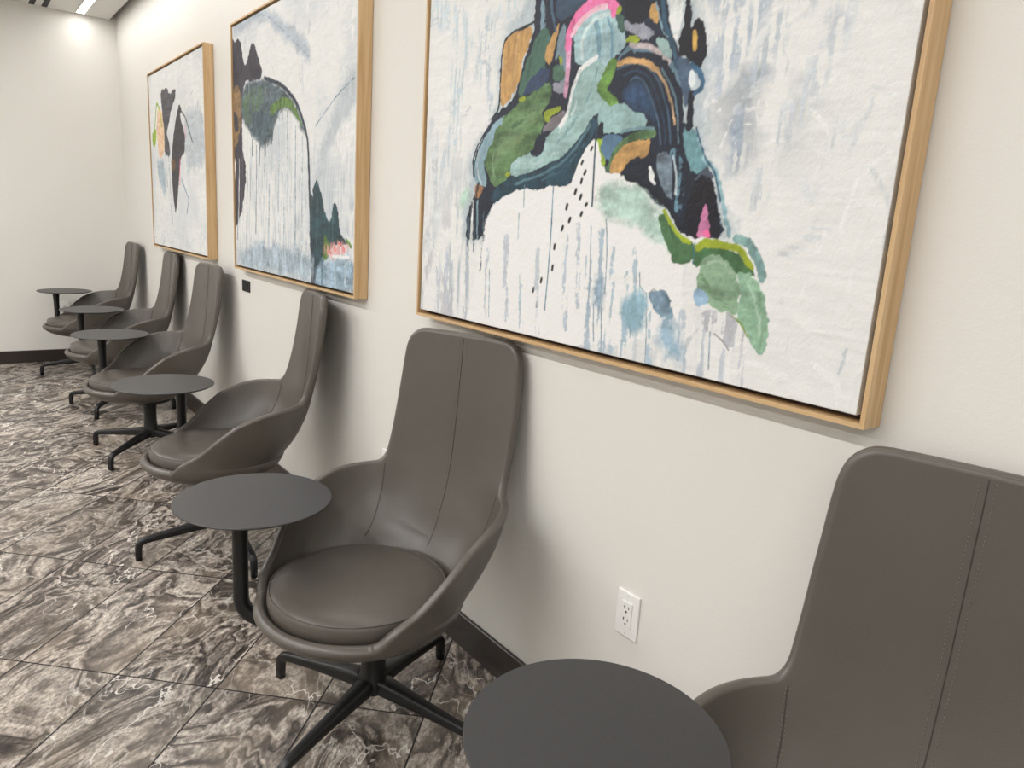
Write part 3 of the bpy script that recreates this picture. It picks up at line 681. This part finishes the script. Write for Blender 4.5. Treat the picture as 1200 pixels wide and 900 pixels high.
ART2=[
('p',(182,192,202),[(22,1098),(447,1121),(687,1003),(1004,848),(954,950),(532,1145),(27,1178)],14,0.05),
('p',(192,200,206),[(1002,403),(1223,707),(1398,820),(1403,690),(1167,535),(1107,427)],20,0.04),
('p',(54,50,62),[(2,1105),(52,1071),(94,1094),(142,1058),(176,966),(214,946),(293,1035),(334,1029),(457,872),(305,867),(182,886),(156,761),(138,595),(202,470),(144,314),(22,197),(-28,278),(50,504),(-30,603)],8,0.2),
('p',(140,112,76),[(-4,851),(82,888),(139,822),(133,702),(61,598),(-19,593)],4,0.2),
('p',(54,50,62),[(13,773),(84,736),(90,659),(28,663)],3,0.1),
('p',(84,100,108),[(191,876),(474,865),(685,807),(834,730),(960,592),(905,610),(797,701),(684,728),(570,658),(552,603),(449,572),(369,599),(201,675),(116,764)],9,0.25),
('p',(86,118,62),[(149,806),(304,847),(524,824),(392,741),(298,676),(202,694)],10,0.27),
('p',(92,124,60),[(522,744),(684,770),(797,746),(912,633),(869,651),(767,723),(644,726),(538,699)],5,0.25),
('s',(38,54,68),[(466,867),(685,816),(848,731),(963,594),(979,403),(1013,12)],18.0,2,0.15),
('p',(54,66,74),[(975,403),(1016,352),(1045,223),(1112,149),(1114,20),(996,8)],6,0.2),
('p',(38,66,74),[(1003,377),(1055,438),(1108,352),(1154,278),(1186,269),(1217,351),(1264,281),(1289,222),(1381,188),(1236,188),(1144,139),(1064,41),(1005,103)],7,0.2),
('p',(78,112,52),[(1130,227),(1191,180),(1176,128),(1100,110)],6,0.2),
('p',(220,160,154),[(1112,169),(1206,183),(1281,203),(1353,189),(1332,161),(1238,120),(1151,139)],10,0.3),
('p',(138,160,176),[(1047,93),(1410,156),(1415,19),(1048,0)],18,0.2),
('p',(164,180,192),[(227,142),(1005,143),(1006,23),(12,21)],22,0.15),
('s',(170,180,188),[(270,574),(251,346)],9.6,2.5,0.2),
('s',(150,162,172),[(350,585),(326,193)],12.0,2.5,0.2),
('s',(176,186,192),[(453,580),(436,288)],6.7,2.5,0.2),
('s',(70,84,92),[(570,658),(561,603)],11.2,2.5,0.2),
('s',(186,196,202),[(644,707),(628,206)],13.4,2.5,0.2),
('s',(176,188,196),[(741,712),(730,294)],6.2,2.5,0.2),
('s',(158,172,184),[(833,640),(825,159)],10.4,2.5,0.2),
('s',(176,190,198),[(905,597),(899,81)],7.7,2.5,0.2),
('s',(70,84,92),[(405,597),(395,568)],14.4,2.5,0.2),
('s',(80,94,92),[(511,634),(501,578)],9.0,2.5,0.2),
('s',(80,78,90),[(146,548),(122,281)],7.2,2.5,0.2),
('s',(160,170,178),[(212,469),(185,91)],12.0,2.5,0.2),
('s',(170,182,190),[(514,406),(497,81)],13.4,2.5,0.2),
('s',(172,184,192),[(699,349),(688,65)],11.2,2.5,0.2),
('s',(58,78,84),[(467,608),(461,537)],15.7,2,0.1),
('s',(58,78,84),[(553,645),(548,587)],11.2,2,0.1),
('s',(96,112,118),[(295,617),(288,543)],12.0,2,0.1),
('s',(90,108,114),[(395,583),(388,495)],9.6,2,0.1),
('s',(70,92,74),[(684,724),(679,677)],11.2,2,0.1),
('s',(70,92,74),[(745,712),(741,686)],8.3,2,0.1),
('p',(70,88,98),[(300,749),(521,717),(541,660),(432,610),(296,647)],8,0.2),
('p',(108,122,126),[(439,835),(606,804),(684,770),(523,772),(393,798)],8,0.27),
('p',(40,38,50),[(263,969),(406,909),(423,876),(282,883)],6,0.2),
('p',(54,50,62),[(43,568),(101,472),(94,345),(22,197),(-6,279)],8,0.2),
('s',(54,50,62),[(9,344),(-12,179)],10.3,3,0.25),
('s',(90,88,100),[(59,280),(41,148)],7.7,3,0.25),
('s',(212,216,218),[(94,535),(64,182)],10.3,3,0.25),
('s',(120,134,136),[(258,869),(246,797)],12.0,3,0.25),
('s',(62,92,98),[(1060,352),(1056,146)],10.4,3,0.25),
('s',(30,54,62),[(1109,302),(1106,123)],11.5,3,0.25),
('s',(60,92,96),[(1209,304),(1206,205)],9.6,3,0.25),
('s',(32,58,66),[(1246,281),(1242,189)],7.7,3,0.25),
('s',(90,124,140),[(1112,124),(1108,19)],12.5,3,0.25),
('s',(168,190,202),[(1238,120),(1235,19)],14.6,3,0.25),
('s',(178,196,206),[(1326,151),(1324,40)],11.5,3,0.25),
('s',(206,214,216),[(1176,153),(1171,77)],7.7,3,0.25),
('s',(206,120,124),[(1272,194),(1284,187)],13.5,4,0.2),
('s',(206,120,124),[(1225,171),(1237,165)],13.4,4,0.2),
('s',(206,120,124),[(1302,174),(1314,167)],14.6,4,0.2),
('s',(206,120,124),[(1353,195),(1365,188)],13.5,4,0.2),
('s',(206,120,124),[(1176,158),(1188,152)],13.4,4,0.2),
('s',(96,150,60),[(1330,211),(1370,187)],11.5,3,0.2),
('s',(210,214,216),[(1207,140),(1355,143)],11.5,3,0.25),
('s',(150,166,180),[(1040,627),(1223,718),(1387,768)],6.2,2,0.2),
('s',(130,146,160),[(78,1170),(490,1127),(725,1010),(971,888)],4.8,2,0.3)]
ART3=[
('p',(190,198,204),[(906,845),(1334,844),(1367,512),(938,485)],20,0.05),
('p',(228,192,160),[(265,923),(387,868),(421,743),(401,617),(263,579),(197,757)],3,0.08),
('s',(150,180,46),[(102,676),(165,801),(231,951),(317,894),(355,788)],17.9,1,0.15),
('p',(140,172,40),[(78,764),(202,788),(189,715),(118,654),(66,699)],3,0.1),
('p',(74,74,80),[(355,1005),(536,1010),(580,961),(751,986),(725,918),(618,869),(554,791),(475,740),(551,655),(559,594),(398,600),(421,743),(372,890)],6,0.2),
('p',(52,50,56),[(818,890),(876,848),(824,814),(935,712),(921,600),(825,584),(780,488),(709,329),(643,221),(606,328),(567,533),(642,691),(725,803)],5,0.2),
('s',(52,50,56),[(829,855),(947,805),(1027,725),(1093,656)],11.6,1,0.15),
('s',(60,60,68),[(509,616),(531,411),(549,177)],19.4,2,0.3),
('s',(100,110,124),[(435,599),(459,411)],20.5,3,0.3),
('p',(104,74,46),[(573,573),(675,570),(684,510),(580,500)],3,0.1),
('s',(232,110,150),[(798,566),(778,417)],12.9,1,0.15),
('s',(222,150,170),[(940,750),(955,689)],15.3,2,0.15),
('s',(120,146,170),[(823,448),(923,369),(980,331),(924,248)],12.9,1.5,0.15),
('p',(160,178,192),[(930,550),(1035,539),(1005,408),(931,427)],6,0.3),
('p',(170,184,194),[(166,587),(395,579),(428,327),(234,412)],14,0.08)]

# ------------------------------------------------------------------ paintings
def vnoise(rng, nx, nz, cx, cz):
    """smooth value noise, cx by cz cells over the canvas"""
    g = rng.random((cz+3, cx+3)); X = np.linspace(0, cx, nx); Z = np.linspace(0, cz, nz)
    ix = X.astype(int); fx = X-ix; iz = Z.astype(int); fz = Z-iz; fx = fx*fx*(3-2*fx); fz = fz*fz*(3-2*fz)
    a = g[np.ix_(iz, ix)]; b = g[np.ix_(iz, ix+1)]; c = g[np.ix_(iz+1, ix)]; d = g[np.ix_(iz+1, ix+1)]
    return (a*(1-fx)+b*fx)*(1-fz)[:, None]+(c*(1-fx)+d*fx)*fz[:, None]
def fnoise(rng, nx, nz, cx, cz, o=4):
    s = 0; t = 0
    for k in range(o):
        if cx*2**k > nx*.8 or cz*2**k > nz*.8: break
        w = .55**k; s = s+w*vnoise(rng, nx, nz, cx*2**k, cz*2**k); t += w
    return s/t
def smooth_pts(p, closed):
    for _ in range(1 if closed else 2):
        if len(p) < 3: return p
        q = np.roll(p, -1, 0) if closed else p[1:]; a = p if closed else p[:-1]
        k = .2; r = np.empty((2*len(a), 2)); r[0::2] = a*(1-k)+q*k; r[1::2] = a*k+q*(1-k)
        p = r if closed else np.concatenate([p[:1], r[1:-1], p[-1:]])
    return p
def paint_canvas(W, H, step, ops, seed, bg, nst=0):
    rng = np.random.default_rng(seed); nx = int(W/step)+1; nz = int(H/step)+1
    U, V = np.meshgrid(np.linspace(0, W, nx), np.linspace(0, H, nz))
    wu = (fnoise(rng, nx, nz, 40, 32)-.5)*2; wv = (fnoise(rng, nx, nz, 40, 32)-.5)*2
    fine = fnoise(rng, nx, nz, 160, 130, 2)-.5; br = fnoise(rng, nx, nz, 60, 22, 4)-.5; br2 = fnoise(rng, nx, nz, 20, 60, 4)-.5
    vst = fnoise(rng, nx, nz, 150, 14, 3)-.5; hst = fnoise(rng, nx, nz, 22, 150, 3)-.5
    C, Hh = bg(rng, nx, nz, U/W, V/H, vst, hst)
    strokes = []
    for k in range(nst):
        x, y = rng.random()*W, rng.random()*H; low = y < H*.42
        a = PI/2+rng.normal()*.12 if low else rng.random()*PI; l = 30+rng.random()*(110 if low else 90); w = 5+rng.random()*(8 if low else 22)
        m = rng.random(); g = (184+46*m, 192+38*m, 199+30*m) if rng.random() < .6 else (236, 236, 233)
        b = rng.normal()*.5; strokes.append(('s', g, [(x, y), (x+l*.5*math.cos(a+b*.3), y+l*.5*math.sin(a+b*.3)), (x+l*math.cos(a+b), y+l*math.sin(a+b))], w, 4, .35 if low else .29))
    for op in strokes+ops:
        kind, col, pts = op[0], op[1], smooth_pts(np.array(op[2], float), op[0] == 'p')
        if kind == 'p': rough, var = op[3], op[4]; pad = rough*3
        else: w, rough, var = op[3], op[4], op[5]; pad = w+rough*3
        if kind == 's' and step > 2.5: w = max(w, 3.2)
        i0 = max(0, int((pts[:, 0].min()-pad)/step)); i1 = min(nx, int((pts[:, 0].max()+pad)/step)+2)
        j0 = max(0, int((pts[:, 1].min()-pad)/step)); j1 = min(nz, int((pts[:, 1].max()+pad)/step)+2)
        if i1 <= i0 or j1 <= j0: continue
        sl = (slice(j0, j1), slice(i0, i1))
        X = U[sl]+wu[sl]*rough*1.6; Z = V[sl]+wv[sl]*rough*1.6
        dmin = np.full(X.shape, 1e9); ins = np.zeros(X.shape, bool)
        n = len(pts)
        for a in range(n if kind == 'p' else n-1):
            p, q = pts[a], pts[(a+1) % n]; d = q-p; L2 = max(1e-9, (d**2).sum())
            tt = np.clip(((X-p[0])*d[0]+(Z-p[1])*d[1])/L2, 0, 1)
            dmin = np.minimum(dmin, np.hypot(X-p[0]-tt*d[0], Z-p[1]-tt*d[1]))
            if kind == 'p':
                cr = ((p[1] > Z) != (q[1] > Z))
                with np.errstate(divide='ignore', invalid='ignore'): xi = p[0]+(Z-p[1])*d[0]/(d[1] if d[1] else 1e-9)
                ins ^= cr & (X < xi)
        if kind == 'p': sd = np.where(ins, -dmin, dmin)
        else: sd = dmin-w/2
        soft = step*.6+(rough*.9 if rough >= 9 else 0)
        al = np.clip(.5-(sd+fine[sl]*rough*1.2)/(2*soft), 0, 1)
        if var >= .26:
            vert = abs(pts[-1, 1]-pts[0, 1]) > abs(pts[-1, 0]-pts[0, 0]) or kind == 'p'
            al *= np.clip(.62+6.5*((vst if vert else hst)[sl]+fine[sl]*.5), 0, 1)*.85; var = .06
        tone = 1+var*3.4*((br2[sl] if int(pts[0, 0]) % 2 else br[sl])*1.3+fine[sl]*.6+vst[sl]*.2)+rng.normal()*.015
        c = np.array(lin(col))[None, None, :]*np.clip(tone, .3, 1.7)[..., None]**1.6
        C[sl] = C[sl]*(1-al[..., None])+c*al[..., None]
        Hh[sl] = Hh[sl]*(1-al*.6)+al*(.6+fine[sl]*.6)*.0005
    C = np.clip(C, .006, .80)
    return U, V, C, Hh, nx, nz
def blend(a, b, m): return a*(1-m[..., None])+b*m[..., None]
def base_layers(rng, nx, nz, u, v, vst, hst):
    cl = fnoise(rng, nx, nz, 5, 4, 5); fl = fnoise(rng, nx, nz, 60, 50, 3)
    white = np.array(lin((226, 227, 226))); C = np.zeros((nz, nx, 3))+white
    C = C*(1+.06*(fl-.5)+.10*hst)[..., None]
    rid = 1-np.abs(fnoise(rng, nx, nz, 14, 11, 3)-.5)*14; H = np.clip(rid, 0, 1)*.0006+fl*.0003
    return C, H, cl, fl
def bg1(rng, nx, nz, u, v, vst, hst):
    C, H, cl, fl = base_layers(rng, nx, nz, u, v, vst, hst)
    m = np.clip((cl-.42)*3.2+hst*1.2, 0, 1)*np.clip((v-.30)*2.4, 0, 1)*.65*np.where(u > .5, np.clip(1.15-np.maximum(0, u-.75)*2.2, .2, 1), .75)
    C = blend(C, np.array(lin((164, 175, 186))), m)
    m2 = np.clip((fnoise(rng, nx, nz, 9, 7, 5)-.56)*9, 0, 1)*np.exp(-((u-.80)/.07)**2-((v-.50)/.13)**2)
    C = blend(C, np.array(lin((126, 138, 152))), m2*.75)
    dr = np.clip((fnoise(rng, nx, nz, 70, 8, 4)-.50)*5, 0, 1)*np.clip((.47-v)*5, 0, 1)*np.clip((.78-u)*6, 0, 1)
    dr2 = np.clip((fnoise(rng, nx, nz, 30, 12, 5)-.55)*8, 0, 1)*np.clip((.40-v)*5, 0, 1)*np.clip((.70-u)*6, 0, 1)
    C = blend(C, np.array(lin((168, 168, 178))), dr2*.6)
    C = blend(C, np.array(lin((156, 170, 182))), dr*.75)
    return C, H
def bg2(rng, nx, nz, u, v, vst, hst):
    C, H, cl, fl = base_layers(rng, nx, nz, u, v, vst, hst)
    C = blend(C, np.array(lin((180, 190, 200))), np.clip((cl-.44)*3+hst, 0, 1)*.6)
    C = blend(C, np.array(lin((160, 174, 184))), np.clip(vst*3, 0, 1)*np.clip((.6-v)*4, 0, 1)*.7)
    C = blend(C, np.array(lin((124, 148, 166))), np.clip((.16-v)*6, 0, 1)*np.clip(fl*2-.6, 0, 1)*.6)
    return C, H
def bg3(rng, nx, nz, u, v, vst, hst):
    C, H, cl, fl = base_layers(rng, nx, nz, u, v, vst, hst)
    C = blend(C, np.array(lin((196, 202, 208))), np.clip((cl-.45)*3, 0, 1)*.7)
    C = blend(C, np.array(lin((182, 192, 200))), np.clip((fl-.55)*4, 0, 1)*np.clip((.3-v)*4, 0, 1)*.7)
    return C, H
def painting(x0, x1, z0, z1, ops, seed, bg, step, lab):
    W, H = x1-x0, z1-z0; d = .055; fwid = .008; gap = .010
    t = thing('framed_painting', (x0, 0, z0), 0, lab, 'painting', 'framed abstract paintings on the wall')
    bm = bmesh.new()
    def rail(pts, mi):   # mitred box from an outer/inner outline in x,z
        lo = [bm.verts.new((x, -.002, z)) for x, z in pts]; hi = [bm.verts.new((x, -d, z)) for x, z in pts]
        fs = [bm.faces.new(lo), bm.faces.new(list(reversed(hi)))]
        for i in range(4): fs.append(bm.faces.new([lo[i], hi[i], hi[(i+1) % 4], lo[(i+1) % 4]]))
        for f in fs: f.material_index = mi
    f = fwid
    rail([(0, 0), (0, H), (f, H-f), (f, f)], 0); rail([(W, 0), (W-f, f), (W-f, H-f), (W, H)], 0)
    rail([(0, 0), (f, f), (W-f, f), (W, 0)], 1); rail([(0, H), (W, H), (W-f, H-f), (f, H-f)], 1)
    bm_obj('frame', bm, [M['wood_z'], M['wood_x']], t)
    box('float_tray', (f, -.018, f), (W-f, -.003, H-f), M['tray'], t)
    m = f+gap; cw, ch = W-2*m, H-2*m
    U, V, C, Hh, nx, nz = paint_canvas(W*1000, H*1000, step, ops, seed, bg, {11: 210, 22: 120, 33: 70}[seed])
    X = U/1000; Z = V/1000
    ix = np.where((X[0] >= m) & (X[0] <= W-m))[0]; iz = np.where((Z[:, 0] >= m) & (Z[:, 0] <= H-m))[0]
    X = X[np.ix_(iz, ix)]; Z = Z[np.ix_(iz, ix)]; C = C[np.ix_(iz, ix)]; Hh = Hh[np.ix_(iz, ix)]
    nz, nx = X.shape
    co = np.stack([X, -.050-Hh, Z], -1).reshape(-1, 3); n0 = len(co)
    idx = np.arange(n0).reshape(nz, nx)
    quads = np.stack([idx[:-1, :-1], idx[:-1, 1:], idx[1:, 1:], idx[1:, :-1]], -1).reshape(-1, 4)
    # canvas sides down to the tray
    ring = np.concatenate([idx[0, :], idx[1:, -1], idx[-1, -2::-1], idx[-2:0:-1, 0]])
    side = co[ring].copy(); side[:, 1] = -.017; k = len(ring); jj = np.arange(k)
    sq = np.stack([ring, n0+jj, n0+(jj+1) % k, ring[(jj+1) % k]], -1)
    co = np.concatenate([co, side]); quads = np.concatenate([quads, sq])
    cols = np.concatenate([C.reshape(-1, 3), C.reshape(-1, 3)[ring]])
    me = bpy.data.meshes.new('canvas'); me.vertices.add(len(co)); me.vertices.foreach_set('co', co.ravel())
    me.loops.add(quads.size); me.loops.foreach_set('vertex_index', quads.ravel().astype(np.int32))
    me.polygons.add(len(quads)); me.polygons.foreach_set('loop_start', np.arange(0, quads.size, 4, dtype=np.int32))
    me.polygons.foreach_set('loop_total', np.full(len(quads), 4, dtype=np.int32))
    me.update(calc_edges=True)
    sm = np.ones(len(quads), bool); sm[-k:] = False; me.polygons.foreach_set('use_smooth', sm)
    at = me.color_attributes.new('paint', 'FLOAT_COLOR', 'POINT')
    at.data.foreach_set('color', np.concatenate([cols, np.ones((len(cols), 1))], 1).ravel().astype(np.float32))
    me.materials.append(M['paint']); me.validate()
    link(bpy.data.objects.new('canvas', me), t)
painting(-2.014, -.5575, 1.035, 2.199, ART1, 11, bg1, 2.0, 'largest-looking framed abstract painting, nearest the camera, navy arches, green hill and pink stroke on white')
painting(-3.880, -2.465, 1.033, 2.197, ART2, 22, bg2, 3.0, 'middle framed painting with a green-capped cliff and pale waterfall streaks')
painting(-5.738, -4.363, 1.040, 2.188, ART3, 33, bg3, 3.6, 'furthest framed painting, small black and lime figure on a mostly white ground')
